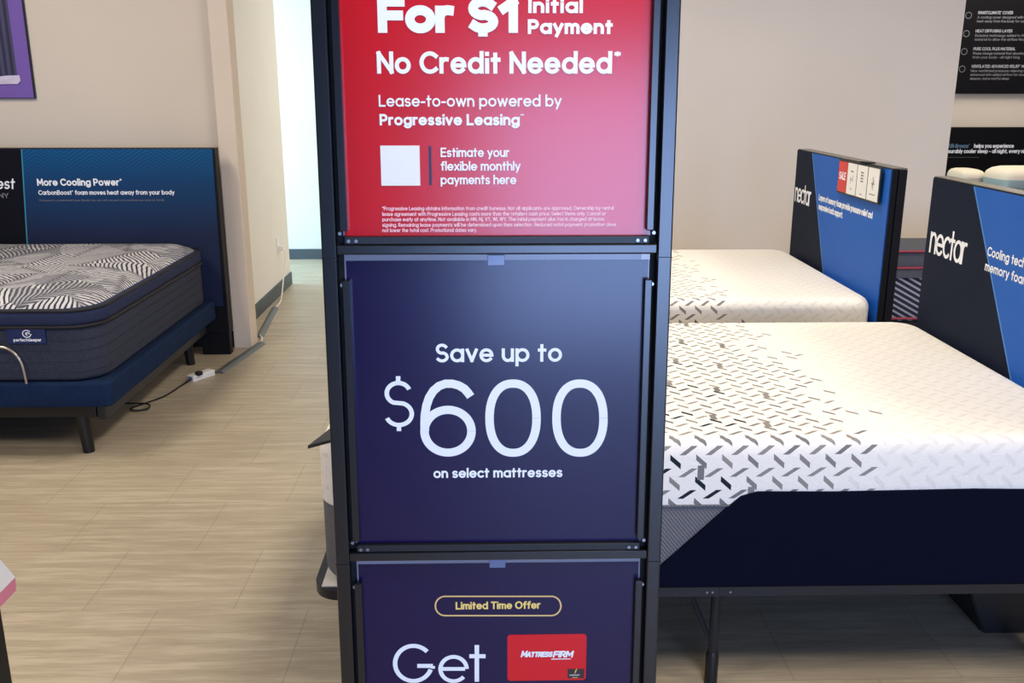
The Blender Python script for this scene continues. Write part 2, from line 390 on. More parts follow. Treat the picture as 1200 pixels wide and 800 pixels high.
def nectar_mat(name, seed):
    """cream knit, grey and navy parallelograms thinning out from the foot end; UVs in metres"""
    m = mat(name, (236, 231, 220), 0.92, spec=0.1); t = NT(m); b = t.n['Principled BSDF']
    P, Q = 0.063, 0.058
    tc = t.node('ShaderNodeTexCoord'); sp = t.node('ShaderNodeSeparateXYZ'); t.link(tc.outputs['UV'], sp.inputs[0])
    U0, V0 = sp.outputs[0], sp.outputs[1]
    def lattice(ou, ov, kind):
        u = t.m('ADD', t.m('DIVIDE', U0, P), ou + 40.0); v = t.m('ADD', t.m('DIVIDE', V0, Q), ov + 40.0)
        iu, iv = t.m('FLOOR', u), t.m('FLOOR', v)
        x = t.m('SUBTRACT', t.m('SUBTRACT', u, iu), 0.5); y = t.m('SUBTRACT', t.m('SUBTRACT', v, iv), 0.5)
        if kind == 0:
            ins = t.m('MULTIPLY', t.m('LESS_THAN', t.m('ABSOLUTE', x), 0.21), t.m('LESS_THAN', t.m('ABSOLUTE', t.m('ADD', y, x)), 0.13))
        elif kind == 1:
            ins = t.m('MULTIPLY', t.m('LESS_THAN', t.m('ABSOLUTE', y), 0.20), t.m('LESS_THAN', t.m('ABSOLUTE', t.m('SUBTRACT', x, t.m('MULTIPLY', y, 1.25))), 0.12))
        else:
            ins = t.m('MULTIPLY', t.m('LESS_THAN', t.m('ABSOLUTE', x), 0.13), t.m('LESS_THAN', t.m('ABSOLUTE', y), 0.33))
        cb = t.node('ShaderNodeCombineXYZ'); t.link(iu, cb.inputs[0]); t.link(iv, cb.inputs[1]); cb.inputs[2].default_value = seed + kind * 3.7
        wn = t.node('ShaderNodeTexWhiteNoise'); t.link(cb.outputs[0], wn.inputs['Vector'])
        sc = t.node('ShaderNodeSeparateColor'); t.link(wn.outputs['Color'], sc.inputs[0])
        cu = t.m('MULTIPLY', t.m('SUBTRACT', iu, 40.0 + ou - 0.5), P)           # metres along the bed
        if kind == 2:
            diag = t.m('MODULO', t.m('ADD', iu, t.m('MULTIPLY', iv, 2.0)), 9.0)
            present = t.m('MULTIPLY', t.m('LESS_THAN', t.m('ABSOLUTE', t.m('SUBTRACT', diag, 2.0)), 0.5), t.m('LESS_THAN', cu, 0.78))
        else:
            lo, hi = (0.80, 1.03)
            thr = t.m('DIVIDE', t.m('SUBTRACT', cu, lo), hi - lo)
            present = t.m('GREATER_THAN', t.m('ADD', t.m('MULTIPLY', sc.outputs[0], 0.92), 0.04), thr)
        dk = t.m('LESS_THAN', t.m('MODULO', t.m('ADD', iu, t.m('MULTIPLY', iv, 2.0)), 9.0), 1.5)
        dk = t.m('MULTIPLY', dk, t.m('LESS_THAN', cu, 0.66 if kind != 2 else -9))
        present = t.m('MULTIPLY', present, t.m('GREATER_THAN', U0, -0.37))
        return t.m('MULTIPLY', ins, present), dk, sc.outputs[1], ins
    base = t.mix(t.noise(t.coord('UV', (1, 1, 1)), 70, 3), lin((240, 235, 224)), lin((247, 243, 235)))
    base0 = base; quilt = None
    for (ou, ov, kind) in ((0.37, 0.1, 0), (0.87, 0.6, 1)):
        mk, dk, rnd, ins = lattice(ou, ov, kind)
        base0 = t.mix(t.m('MULTIPLY', ins, 0.35), base0, lin((212, 208, 202)))  # faint knit tint that also paints in the shading of the emboss
    col = base0
    for (ou, ov, kind) in ((0.37, 0.1, 0), (0.87, 0.6, 1), (0.37, 0.6, 2)):
        mk, dk, rnd, ins = lattice(ou, ov, kind)
        g = t.mix(rnd, lin((152, 148, 142)), lin((118, 118, 120)))
        g = t.mix(dk, g, lin((36, 44, 52)))
        col = t.mix(mk, col, g)
        if kind < 2: quilt = ins if quilt is None else t.m('MAXIMUM', quilt, ins)
    # embossed herringbone over the whole cover
    h = quilt
    t.link(col, b.inputs['Base Color'])
    t.bump(t.m('ADD', t.m('MULTIPLY', h, 0.6), t.m('MULTIPLY', t.noise(t.coord('UV'), 150, 2), 0.3)), 0.7, 0.005)
    return m
M['nectar'] = nectar_mat('white quilted knit cover', 1.0)

def leaf_mat():
    m = mat('leaf print knit', (190, 190, 195), 0.9, spec=0.1); t = NT(m); b = t.n['Principled BSDF']
    vec = t.coord('Object', (1.0, 1.0, 0.0))
    vo = t.node('ShaderNodeTexVoronoi', feature='F1', voronoi_dimensions='2D'); t.link(vec, vo.inputs['Vector'])
    vo.inputs['Scale'].default_value = 3.4; vo.inputs['Randomness'].default_value = 0.9
    sub = t.node('ShaderNodeVectorMath', operation='SUBTRACT'); t.link(vec, sub.inputs[0]); t.link(vo.outputs['Position'], sub.inputs[1])
    sc = t.node('ShaderNodeSeparateColor'); t.link(vo.outputs['Color'], sc.inputs[0])
    vr = t.node('ShaderNodeVectorRotate', rotation_type='Z_AXIS'); t.link(sub.outputs[0], vr.inputs['Vector'])
    t.link(t.m('MULTIPLY', sc.outputs[0], 6.283), vr.inputs['Angle'])
    s2 = t.node('ShaderNodeSeparateXYZ'); t.link(vr.outputs[0], s2.inputs[0])
    ax, ay = s2.outputs[0], t.m('ABSOLUTE', s2.outputs[1])
    wob = t.m('MULTIPLY', t.noise(vec, 9, 2), 0.035)
    ph = t.m('ADD', t.m('SUBTRACT', ax, t.m('MULTIPLY', t.m('POWER', t.m('ADD', ay, 0.0001), 0.75), 0.55)), wob)
    st = t.m('SINE', t.m('MULTIPLY', ph, 235.0))
    rib = t.m('LESS_THAN', ay, 0.006)
    cr = t.node('ShaderNodeValToRGB'); t.link(t.m('ADD', t.m('MULTIPLY', st, 0.5), 0.5), cr.inputs[0])
    cr.color_ramp.elements[0].position = 0.30; cr.color_ramp.elements[0].color = lin((58, 60, 72))
    cr.color_ramp.elements[1].position = 0.46; cr.color_ramp.elements[1].color = lin((200, 200, 203))
    cr2 = t.node('ShaderNodeValToRGB'); t.link(t.m('ADD', t.m('MULTIPLY', st, 0.5), 0.5), cr2.inputs[0])
    cr2.color_ramp.elements[0].position = 0.45; cr2.color_ramp.elements[0].color = lin((84, 86, 94))
    cr2.color_ramp.elements[1].position = 0.75; cr2.color_ramp.elements[1].color = lin((172, 172, 178))
    gate = t.m('GREATER_THAN', t.m('ADD', t.m('MULTIPLY', sc.outputs[1], 0.5), t.noise(vec, 7, 2)), 0.80)
    c = t.mix(gate, cr.outputs[0], cr2.outputs[0])
    edge = t.m('LESS_THAN', vo.outputs['Distance'], 0.10)
    halo = t.m('MAXIMUM', t.m('SUBTRACT', 0.9, t.m('MULTIPLY', t.m('ADD', ay, t.m('MULTIPLY', t.noise(vec, 22, 2), 0.03)), 22.0)), 0.0)
    c = t.mix(t.m('MINIMUM', halo, 0.85), c, lin((88, 88, 94)))
    t.link(c, b.inputs['Base Color'])
    t.bump(t.m('MULTIPLY', vo.outputs['Distance'], -1.0), 0.6, 0.06)
    return m
M['leaf'] = leaf_mat()

def chevron_mat():
    m = mat('blue chevron print', (16, 70, 120), 0.6, spec=0.2); t = NT(m); b = t.n['Principled BSDF']
    sp = t.node('ShaderNodeSeparateXYZ'); t.link(t.coord('Object'), sp.inputs[0])
    zig = t.m('PINGPONG', t.m('ADD', sp.outputs[0], 10.0), 0.155)
    st = t.m('SINE', t.m('MULTIPLY', t.m('ADD', sp.outputs[2], t.m('MULTIPLY', zig, 0.62)), 310.0))
    k = t.m('GREATER_THAN', st, 0.5)
    f = t.node('ShaderNodeMapRange'); t.link(sp.outputs[2], f.inputs[0]); f.inputs[1].default_value = 1.02; f.inputs[2].default_value = 1.2
    f2 = t.node('ShaderNodeMapRange'); t.link(sp.outputs[2], f2.inputs[0]); f2.inputs[1].default_value = 0.72; f2.inputs[2].default_value = 1.2
    base = t.mix(f2.outputs[0], lin((30, 40, 70)), lin((8, 72, 122)))
    t.link(t.mix(t.m('MULTIPLY', k, t.m('MULTIPLY', f.outputs[0], 0.6)), base, lin((28, 104, 152))), b.inputs['Base Color'])
    return m
M['chevron'] = chevron_mat()
def curtain_mat():
    m = mat('night curtain picture', (60, 60, 90), 0.5); t = NT(m)
    wv = t.node('ShaderNodeTexWave'); t.link(t.coord('Object', (1, 1, 0.06)), wv.inputs['Vector']); wv.inputs['Scale'].default_value = 9; wv.inputs['Distortion'].default_value = 2
    t.link(t.mix(wv.outputs['Fac'], lin((38, 38, 62)), lin((74, 74, 108))), t.n['Principled BSDF'].inputs['Base Color']); return m
M['curtain'] = curtain_mat()
def stripe_mat():
    m = mat('grey diagonal stripe knit', (60, 60, 80), 0.85); t = NT(m)
    sp = t.node('ShaderNodeSeparateXYZ'); t.link(t.coord('Object'), sp.inputs[0])
    st = t.m('SINE', t.m('MULTIPLY', t.m('ADD', sp.outputs[2], t.m('MULTIPLY', sp.outputs[0], 0.55)), 200.0))
    t.link(t.mix(t.m('GREATER_THAN', st, 0.35), lin((26, 28, 46)), lin((150, 156, 172))), t.n['Principled BSDF'].inputs['Base Color']); return m
M['stripe'] = stripe_mat()
def glass_mat():
    m = bpy.data.materials.new('window glass'); m.use_nodes = True; t = NT(m)
    b = t.n['Principled BSDF']; b.inputs['Base Color'].default_value = (0.9, 0.97, 1, 1); b.inputs['Roughness'].default_value = 0.02
    b.inputs['Transmission Weight'].default_value = 1.0; b.inputs['IOR'].default_value = 1.02; return m
M['glass'] = glass_mat()

# ------------------------------------------------------------------ the setting
CZ = 3.2
struct('floor', MB().box(-4.8, 6.6, -4.2, 8.9, -0.1, 0.0), M['floor'])
struct('ceiling', MB().box(-4.8, 6.6, -4.2, 8.9, CZ, CZ + 0.1), M['ceil'])
struct('wall_left', MB().box(-4.8, -1.584, 5.6, 5.7, 0, CZ), M['wall'])
struct('trim_1', MB().box(-1.584, -1.476, 5.556, 5.70, 0, CZ, 0.004), M['trimwood'])
struct('wall_hall', MB().box(-3.6, -1.64, 5.70, 7.50, 0, CZ), M['hallwall'])
struct('wall_back', MB().box(-4.8, 1.0, 8.62, 8.9, 0, CZ), M['hallwall'])
struct('wall_back_east', MB().box(1.0, 6.6, 8.62, 8.9, 0, CZ), M['wall'])
struct('wall_partition', MB().box(-0.45, 3.174, 6.6, 6.74, 0, CZ), M['wall2'])
struct('wall_right', MB().box(6.45, 6.6, -4.2, 8.62, 0, CZ), wallmat('taupe side wall', (128, 118, 108)))
struct('wall_west', MB().box(-4.8, -4.65, -4.2, 5.6, 0, CZ), wallmat('taupe west wall', (128, 118, 108)))
struct('baseboard_left', MB().box(-4.6, -1.585, 5.588, 5.6, 0, 0.1, 0.003), M['blackbase'])
struct('baseboard_hall', MB().box(-1.64, -1.628, 5.70, 7.5, 0, 0.1, 0.003), M['cove'])
struct('baseboard_back', MB().box(-3.5, 6.4, 8.608, 8.62, 0, 0.095, 0.003), M['cove'])
struct('baseboard_partition', MB().box(-0.45, 3.174, 6.588, 6.6, 0, 0.1, 0.003), M['blackbase'])
# the shopfront wall behind the camera, with its glazing
wf = MB(); wf.box(-4.8, -0.15, -4.2, -4.0, 0, CZ); wf.box(2.55, 6.6, -4.2, -4.0, 0, CZ); wf.box(-0.15, 2.55, -4.2, -4.0, 2.2, CZ); wf.box(-0.15, 2.55, -4.2, -4.0, 0, 0.1)
struct('wall_front', wf, wallmat('charcoal shopfront paint', (62, 63, 66)))
w1 = struct('window_1', MB().box(-0.15, 2.55, -4.11, -4.09, 0.1, 2.2), M['glass'])
fr = MB()
for x in (-0.15, 2.5): fr.box(x, x + 0.05, -4.15, -4.05, 0.1, 2.2)
fr.box(-0.15, 2.55, -4.15, -4.05, 0.1, 0.15); fr.box(-0.15, 2.55, -4.15, -4.05, 2.15, 2.2)
struct('window_frame', fr, M['blacksatin'], w1)
# the hall window round the corner
wh = MB(); wh.box(-3.75, -3.6, 7.5, 8.62, 0, 0.25); wh.box(-3.75, -3.6, 7.5, 8.62, 2.8, CZ)
struct('wall_hall_end', wh, M['hallwall'])
w2 = struct('window_2', MB().box(-3.69, -3.67, 7.5, 8.62, 0.25, 2.8), M['glass'])
fr = MB()
for y in (7.5, 8.57): fr.box(-3.72, -3.62, y, y + 0.05, 0.25, 2.8)
fr.box(-3.72, -3.62, 7.55, 8.57, 0.25, 0.30); fr.box(-3.72, -3.62, 7.55, 8.57, 2.75, 2.8)
struct('window_frame', fr, M['blacksatin'], w2)

# ------------------------------------------------------------------ right-hand beds
def leg_mb(x, y, top, brace=0):
    b = MB(); b.tube([(x, y, 0.0), (x, y, top)], 0.0125, 12)
    if brace: b.tube([(x - 0.075 * brace, y + 0.03, top), (x - 0.004, y, 0.115)], 0.007, 8)
    return b
def white_bed(name, label, y0, y1, x0=-0.44, x1=1.556, navy=True):
    root = thing(name, label, 'bed', (0.5, (y0 + y1) / 2, 0), group='beds under white patterned mattresses')
    o = Vector((0.5, (y0 + y1) / 2, 0))
    T = lambda mb: (bmesh.ops.translate(mb.bm, verts=mb.bm.verts, vec=-o), mb)[1]
    # frame: rounded rail loop with a pale board inside
    pts = []
    r = 0.07; a0, a1, b0, b1 = x0 - 0.025, x1 - 0.002, y0 - 0.012, y1 + 0.004
    for (cx, cy, s) in ((a1 - r, b1 - r, 0), (a0 + r, b1 - r, 90), (a0 + r, b0 + r, 180), (a1 - r, b0 + r, 270)):
        pts += [(p[0], p[1]) for p in arc(cx, cy, r, r, s, s + 90, 8)]
    fb = MB(); n = len(pts); cx_, cy_ = (a0 + a1) / 2, (b0 + b1) / 2
    def inn(p, d): return (p[0] + (d if p[0] < cx_ else -d), p[1] + (d if p[1] < cy_ else -d))
    ring = [[(p[0], p[1], 0.287) for p in pts], [(p[0], p[1], 0.313) for p in pts], [(*inn(p, 0.022), 0.313) for p in pts], [(*inn(p, 0.022), 0.287) for p in pts]]
    vs = [[fb.bm.verts.new(v) for v in rr] for rr in ring]
    for j in range(4):
        A, B = vs[j], vs[(j + 1) % 4]
        for k in range(n): fb.bm.faces.new((A[k], A[(k + 1) % n], B[(k + 1) % n], B[k]))
    T(fb).build('frame', M['railmetal'], root)
    T(MB().box(a0 + 0.022, a1 - 0.022, b0 + 0.022, b1 - 0.022, 0.296, 0.316)).build('slat_board', M['platform'], root)
    T(MB().box(a0 + 0.024, a1 - 0.024, b0 + 0.024, b1 - 0.024, 0.286, 0.2955)).build('bounce_block_sheet', M['darkgap'], root)  # added black sheet, keeps light from bouncing off the board onto the floor
    for sx in (0.542, 0.556, 0.602):
        T(MB().tube([(sx, b0 - 0.003, 0.300), (sx, b0 + 0.004, 0.300)], 0.003, 8)).build('bolt', M['screw'], root)
    T(MB().box(0.574, 0.577, b0 - 0.001, b0 + 0.002, 0.2875, 0.3128)).build('rail_joint', M['blacksatin'], root)
    T(MB().prism([(1.38, y0 + .25, 0.12), (1.43, y0 + .25, 0.0), (1.55, y0 + .25, 0.0), (1.55, y0 + .25, 0.285), (1.36, y0 + .25, 0.285)], (0, 0.35, 0), 0.004)).build('support_foot', M['blacksatin'], root)
    for x in (-0.33, 0.578, 1.51):
        for (y, bb) in ((y0 + 0.033, 1), (y1 - 0.05, 1)):
            lg = T(leg_mb(x, y, 0.29, bb)).build('leg', M['railmetal'], root)
            T(MB().tube([(x, y, 0.0), (x, y, 0.085), (x, y, 0.10)], [0.0175, 0.0175, 0.013], 12)).build('rubber_foot', M['blacksatin'], lg)
    # mattress: grey knit lower body, white patterned cover, navy side panel
    body = MB(); body.rbox(x0, x1, y0, y1, round_profile(0.318, 0.545, 0.035, 0.004), 0.09)
    T(body).build('mattress_base', M['greyfab'], root)
    cov = MB(); cov.rbox(x0 - 0.002, x1 + 0.002, y0 - 0.002, y1 + 0.002, round_profile(0.534, 0.71, 0.006, 0.045, 6), 0.09)
    co = cov.build('mattress_cover', M['nectar'], root); co.location = -o
    T(MB().tube([(p[0], p[1], 0.536) for p in []] or [(x0 + .09, y0 - .003, .536), (x1 - .09, y0 - .003, .536)], 0.003, 6)).build('seam', M['greyfab'], root)
    if navy:
        q = [(0.345, 0.314), (0.415, 0.366), (0.585, 0.535), (0.615, 0.562), (0.655, 0.574), (0.85, 0.572), (1.2, 0.5765), (1.465, 0.572), (1.465, 0.314)]
        nv = MB().prism([(p[0], y0 - 0.009, p[1]) for p in q], (0, 0.012, 0))
        T(nv).build('navy_side_panel', M['navyfab'], root)
    return root
white_bed('display_bed', 'white mattress bed with grey dashes and navy side panel, closest to the poster stand', 2.15, 3.36)
white_bed('display_bed', 'white mattress bed further back, partly hidden behind the closer patterned mattress', 3.70, 4.95)

def headboard(label, y0, y1, xf, ztop, divider, logo, lines, group='headboards with navy and blue panels'):
    """board facing -x; y0 far end, y1 near end"""
    root = thing('headboard', label, 'headboard', (xf + 0.03, (y0 + y1) / 2, 0), group=group)
    o = Vector((xf + 0.03, (y0 + y1) / 2, 0)); T = lambda mb: (bmesh.ops.translate(mb.bm, verts=mb.bm.verts, vec=-o), mb)[1]
    b = MB(); b.box(xf + 0.004, xf + 0.026, y1, y0, 0.14, ztop, 0.002); b.box(xf + 0.032, xf + 0.066, y1 + 0.004, y0 - 0.004, 0.14, ztop - 0.004, 0.003)
    b.box(xf + 0.02, xf + 0.04, y1 + 0.012, y0 - 0.012, 0.14, ztop - 0.012)
    T(b).build('board', M['hbedge'], root)
    T(MB().box(xf + 0.006, xf + 0.064, y1 + 0.006, y0 - 0.006, ztop - 0.003, ztop + 0.002)).build('top_edge', M['hbtop'], root)
    (ta, za), (tb, zb) = divider            # divider line: y at top, y lower down
    sl = (tb - ta) / (zb - za); yb = ta + sl * (0.30 - ztop); yt = ta + sl * (ztop - za)
    e = 0.006
    T(MB().prism([(xf, y0 - e, 0.30), (xf, y0 - e, ztop - .004), (xf, yt, ztop - .004), (xf, yb, 0.30)], (0.004, 0, 0))).build('navy_panel', M['navypanel'], root)
    T(MB().prism([(xf, yt, ztop - .004), (xf, y1 + e, ztop - .004), (xf, y1 + e, 0.30), (xf, yb, 0.30)], (0.004, 0, 0))).build('blue_panel', M['bluepanel'], root)
    T(MB().prism([(xf - .0006, yt + .004, ztop - .004), (xf - .0006, yt - .004, ztop - .004), (xf - .0006, yb - .004, 0.30), (xf - .0006, yb + .004, 0.30)], (0.0005, 0, 0))).build('divider_line', M['blueline'], root)
    for yy in (y1 + 0.28, y0 - 0.42):
        T(MB().prism([(xf + 0.004, yy, 0.0), (xf + 0.066, yy, 0.0), (xf + 0.066, yy, 0.16), (xf + 0.004, yy, 0.16)], (0, 0.10, 0), 0.003)).build('leg', M['hbedge'], root)
    U, V = (0, -1, 0), (0, 0, 1)
    (ly, lz, lw, lc, lt) = logo
    T(text_into(MB(), 'nectar', (xf - 0.0008, ly, lz), U, V, lw, lc, lt, track=0.0)).build('logo_lettering', M['ink'], root, smooth=False)
    for (s, ly, lz, lw, lc, lt) in lines:
        T(text_into(MB(), s, (xf - 0.0008, ly, lz), U, V, lw, lc, lt)).build('lettering', M['ink'], root, smooth=False)
    return root
headboard('navy and blue headboard nearer the camera, reading Cooling technology', 3.345, 2.10, 1.565, 1.237, ((3.045, 1.235), (2.70, 0.72)),
          (3.307, 0.972, 0.268, 0.106, 0.0120),
          [('Cooling technology and soft', 2.91, 1.030, 0.50, 0.030, 0.0052), ('memory foam for sleep.', 2.913, 0.982, 0.43, 0.030, 0.0052)])
headboard('navy and blue headboard carrying the white price cards at its top corner', 4.915, 3.72, 1.575, 1.232, ((4.675, 1.232), (4.385, 0.694)),
          (4.890, 0.968, 0.250, 0.102, 0.0120),
          [('Layers of memory foam provide pressure relief and', 4.528, 1.015, 0.665, 0.030, 0.0058), ('responsive back support.', 4.522, 0.972, 0.325, 0.030, 0.0058)])

# price card holder hooked on the far headboard
pc = thing('price_card_holder', 'black holder of red SALE card and white cards on the far headboard', 'price holder', (1.56, 4.02, 1.09))
o = Vector((1.56, 4.02, 1.09)); T = lambda mb: (bmesh.ops.translate(mb.bm, verts=mb.bm.verts, vec=-o), mb)[1]
hb = MB(); hb.box(1.559, 1.567, 3.785, 4.258, 1.083, 1.232, 0.002); hb.box(1.559, 1.60, 3.95, 4.01, 1.2345, 1.2395); hb.box(1.559, 1.564, 3.95, 4.01, 1.225, 1.2395)
T(hb).build('frame', M['blacksatin'], pc)
T(MB().box(1.5575, 1.559, 4.145, 4.250, 1.091, 1.224)).build('sale_card', M['signred'], pc)
T(text_into(MB(), 'SALE', (1.5570, 4.236, 1.145), (0, -1, 0), (0, 0, 1), 0.078, 0.034, 0.0065)).build('lettering', M['ink'], pc, smooth=False)
for i, (ya, yb) in enumerate(((4.035, 4.14), (3.917, 4.027), (3.795, 3.908))):
    cdp = T(MB().box(1.5575, 1.559, ya, yb, 1.091, 1.224)).build('white_card', M['white'], pc)
    mk = MB(); ym = (ya + yb) / 2
    if i == 0:
        ribbon(mk, [(-.012, -.012), (-.012, .012), (.012, .0), (.012, .022)], .004, lambda p: Vector((1.5570, ym - p[0], 1.15 + p[1])))
        ribbon(mk, [(-.01, .04), (.012, .04)], .006, lambda p: Vector((1.5570, ym - p[0], 1.15 + p[1])))
        ribbon(mk, [(-.004, -.035), (.004, -.035)], .006, lambda p: Vector((1.5570, ym - p[0], 1.15 + p[1])))
    elif i == 1:
        for q in range(4): ribbon(mk, [(-.012, .03 - q * .012), (.012, .03 - q * .012)], .006, lambda p: Vector((1.5570, ym - p[0], 1.165 + p[1])))
        ribbon(mk, [(-.006, -.045), (.006, -.045)], .005, lambda p: Vector((1.5570, ym - p[0], 1.15 + p[1])))
    else:
        ribbon(mk, [(0, -.02), (0, .03)], .005, lambda p: Vector((1.5570, ym - p[0], 1.155 + p[1])))
        ribbon(mk, [(-.014, .005), (.014, .005)], .005, lambda p: Vector((1.5570, ym - p[0], 1.155 + p[1])))
        ribbon(mk, [(-.01, -.008), (.01, .018)], .004, lambda p: Vector((1.5570, ym - p[0], 1.155 + p[1])))
        ribbon(mk, [(-.028, -.038), (.028, -.038)], .004, lambda p: Vector((1.5570, ym - p[0], 1.155 + p[1])))
    T(mk).build('print', M['dimink'], cdp, smooth=False)

# charcoal mat lying on the foot of the near white mattress, its corner standing proud of the edge
fm = MB()
fm.prism([(-0.445, 2.105, 0.713), (-0.40, 2.22, 0.722), (-0.36, 2.62, 0.714), (0.10, 2.62, 0.714), (0.10, 2.19, 0.714), (-0.36, 2.17, 0.714)], (0, 0, 0.008))
tag(fm.build('foot_mat', M['mat']), 'charcoal foot mat corner poking out behind the poster stand', 'mat')

# charcoal mattress with crimson piping, between the two headboards
bx_ = thing('charcoal_mattress', 'charcoal mattress with crimson piping and diagonal stripes, seen between the two headboards', 'mattress', (2.6, 5.15, 0))
o = Vector((2.6, 5.15, 0)); T = lambda mb: (bmesh.ops.translate(mb.bm, verts=mb.bm.verts, vec=-o), mb)[1]
m1 = MB(); m1.rbox(2.02, 3.1, 4.95, 5.36, round_profile(0.60, 0.70, 0.01, 0.02, 3), 0.05); T(m1).build('pillow_top', M['charcoal'], bx_)
m1 = MB(); m1.rbox(2.03, 3.09, 4.955, 5.35, round_profile(0.30, 0.60, 0.02, 0.03, 3), 0.06); T(m1).build('body', M['stripe'], bx_)
m1 = MB(); m1.box(2.03, 3.1, 4.945, 4.95, 0.545, 0.60, 0.002); T(m1).build('upper_border', M['charcoal'], bx_)
for z in (0.69, 0.60, 0.32):
    T(MB().tube([(2.06, 4.944, z), (3.06, 4.944, z)], 0.0065, 8)).build('piping', M['redpipe'], bx_)
T(MB().box(2.05, 3.07, 4.98, 5.34, 0.0, 0.30, 0.01)).build('base', M['blacksatin'], bx_)

# ------------------------------------------------------------------ far right: black headboard, poster, pillows
hc = thing('headboard', 'wide black headboard on the back wall beyond the partition', 'headboard', (5.0, 8.4, 0))
o = Vector((5.0, 8.4, 0)); T = lambda mb: (bmesh.ops.translate(mb.bm, verts=mb.bm.verts, vec=-o), mb)[1]
T(MB().box(3.7, 5.9, 8.45, 8.55, 0.0, 1.19, 0.006)).build('board', M['posterblack'], hc)
T(text_into(MB(), 'TEMPUR-Breeze~', (3.98, 8.447, 1.012), (1, 0, 0), (0, 0, 1), 0.27, 0.036, 0.007)).build('lettering', M['blueink'], hc, smooth=False)
T(text_into(MB(), 'helps you experience', (4.29, 8.447, 1.012), (1, 0, 0), (0, 0, 1), 0.36, 0.036, 0.007)).build('lettering', M['ink'], hc, smooth=False)
T(text_into(MB(), 'measurably cooler sleep - all night, every night', (3.99, 8.447, 0.966), (1, 0, 0), (0, 0, 1), 0.82, 0.036, 0.007)).build('lettering', M['ink'], hc, smooth=False)
T(MB().box(3.99, 4.35, 8.4465, 8.4485, 0.928, 0.930)).build('fine_print', M['dimink'], hc)
wp = thing('wall_poster', 'black poster of grey feature text on the back wall', 'poster', (4.9, 8.6, 1.48))
o = Vector((4.9, 8.6, 1.48)); T = lambda mb: (bmesh.ops.translate(mb.bm, verts=mb.bm.verts, vec=-o), mb)[1]
T(MB().box(3.95, 5.6, 8.585, 8.612, 1.478, 2.75, 0.003)).build('panel', M['posterblack'], wp)
rows = [(2.150, 'SMARTCLIMATE~ COVER', ['A cooling cover designed with heat pulling yarn', 'heat away from the body for cooling']),
        (1.998, 'HEAT DIFFUSING LAYER', ['Exclusive technology added to the top of the mattress', 'material to allow the airflow through and release']),
        (1.848, 'PURE COOL PLUS MATERIAL', ['Phase change material that absorbs excess heat away', 'from your body - all night long']),
        (1.700, 'VENTILATED ADVANCED RELIEF^ MATERIAL', ['New ventilated pressure relieving material that is', 'enhanced with added airflow for maximum breathability', 'deeper, more restful sleep'])]
for (zr, head, sub) in rows:
    wd = 0.0163 * len(head)
    T(text_into(MB(), head, (4.245, 8.583, zr), (1, 0, 0), (0, 0, 1), wd, 0.026, 0.0045)).build('heading', M['headink'], wp, smooth=False)
    for k, s in enumerate(sub):
        T(text_into(MB(), s, (4.245, 8.583, zr - 0.036 - k * 0.033), (1, 0, 0), (0, 0, 1), 0.0136 * len(s), 0.022, 0.0032)).build('lettering', M['dimink'], wp, smooth=False)
    ic = MB(); ribbon(ic, arc(0, 0, .026, .026, 0, 360, 24)[:-1], .005, lambda p: Vector((4.165 + p[0], 8.583, zr - .01 + p[1])), True)
    T(ic).build('icon_ring', M['dimink'], wp, smooth=False)
bc = thing('black_mattress', 'black covered bed under the pillows before the black headboard', 'bed', (4.6, 7.6, 0))
o = Vector((4.6, 7.6, 0)); T = lambda mb: (bmesh.ops.translate(mb.bm, verts=mb.bm.verts, vec=-o), mb)[1]
m1 = MB(); m1.rbox(3.65, 5.7, 6.95, 8.44, round_profile(0.35, 0.775, 0.03, 0.04), 0.08); T(m1).build('mattress', M['posterblack'], bc)
T(MB().box(3.7, 5.65, 7.0, 8.40, 0.0, 0.35, 0.01)).build('base', M['blacksatin'], bc)
def pillow(name, label, cx, cy, z0, lx, ly, hz, two=True):
    r = thing(name, label, 'pillow', (cx, cy, z0), group='pillows on the black covered bed')
    n, mlev = 28, 7; b = MB(); g = MB()
    def ring(f, z):
        out = []
        for k in range(n):
            a = 2 * PI * k / n; c, s = math.cos(a), math.sin(a)
            out.append((math.copysign(abs(c) ** 0.45, c) * lx / 2 * f, math.copysign(abs(s) ** 0.45, s) * ly / 2 * f, z))
        return out
    def stack(mb, prof):
        vs = [[mb.bm.verts.new(p) for p in ring(f, z)] for f, z in prof]
        for A, B in zip(vs, vs[1:]):
            for k in range(n): mb.bm.faces.new((A[k], A[(k + 1) % n], B[(k + 1) % n], B[k]))
        mb.bm.faces.new(list(reversed(vs[0]))); mb.bm.faces.new(vs[-1])
    stack(g, [(0.9, 0), (0.98, hz * .12), (1.0, hz * .45)]); stack(b, [(1.0, hz * .45), (0.985, hz * .58), (0.93, hz * .75), (0.8, hz * .89), (0.6, hz * .97), (0.3, hz)])
    g.build('gusset', M['pillowaqua'] if two else M['pillowcream'], r); b.build('cover', M['pillowcream'], r)
    return r
pillow('pillow', 'plump cream pillow with pale aqua side above the nearer headboard', 4.13, 7.35, 0.777, 0.46, 0.42, 0.165)
p2 = pillow('pillow', 'small cream pillow wedge beside the partition wall edge', 3.90, 7.75, 0.777, 0.20, 0.36, 0.115, False)

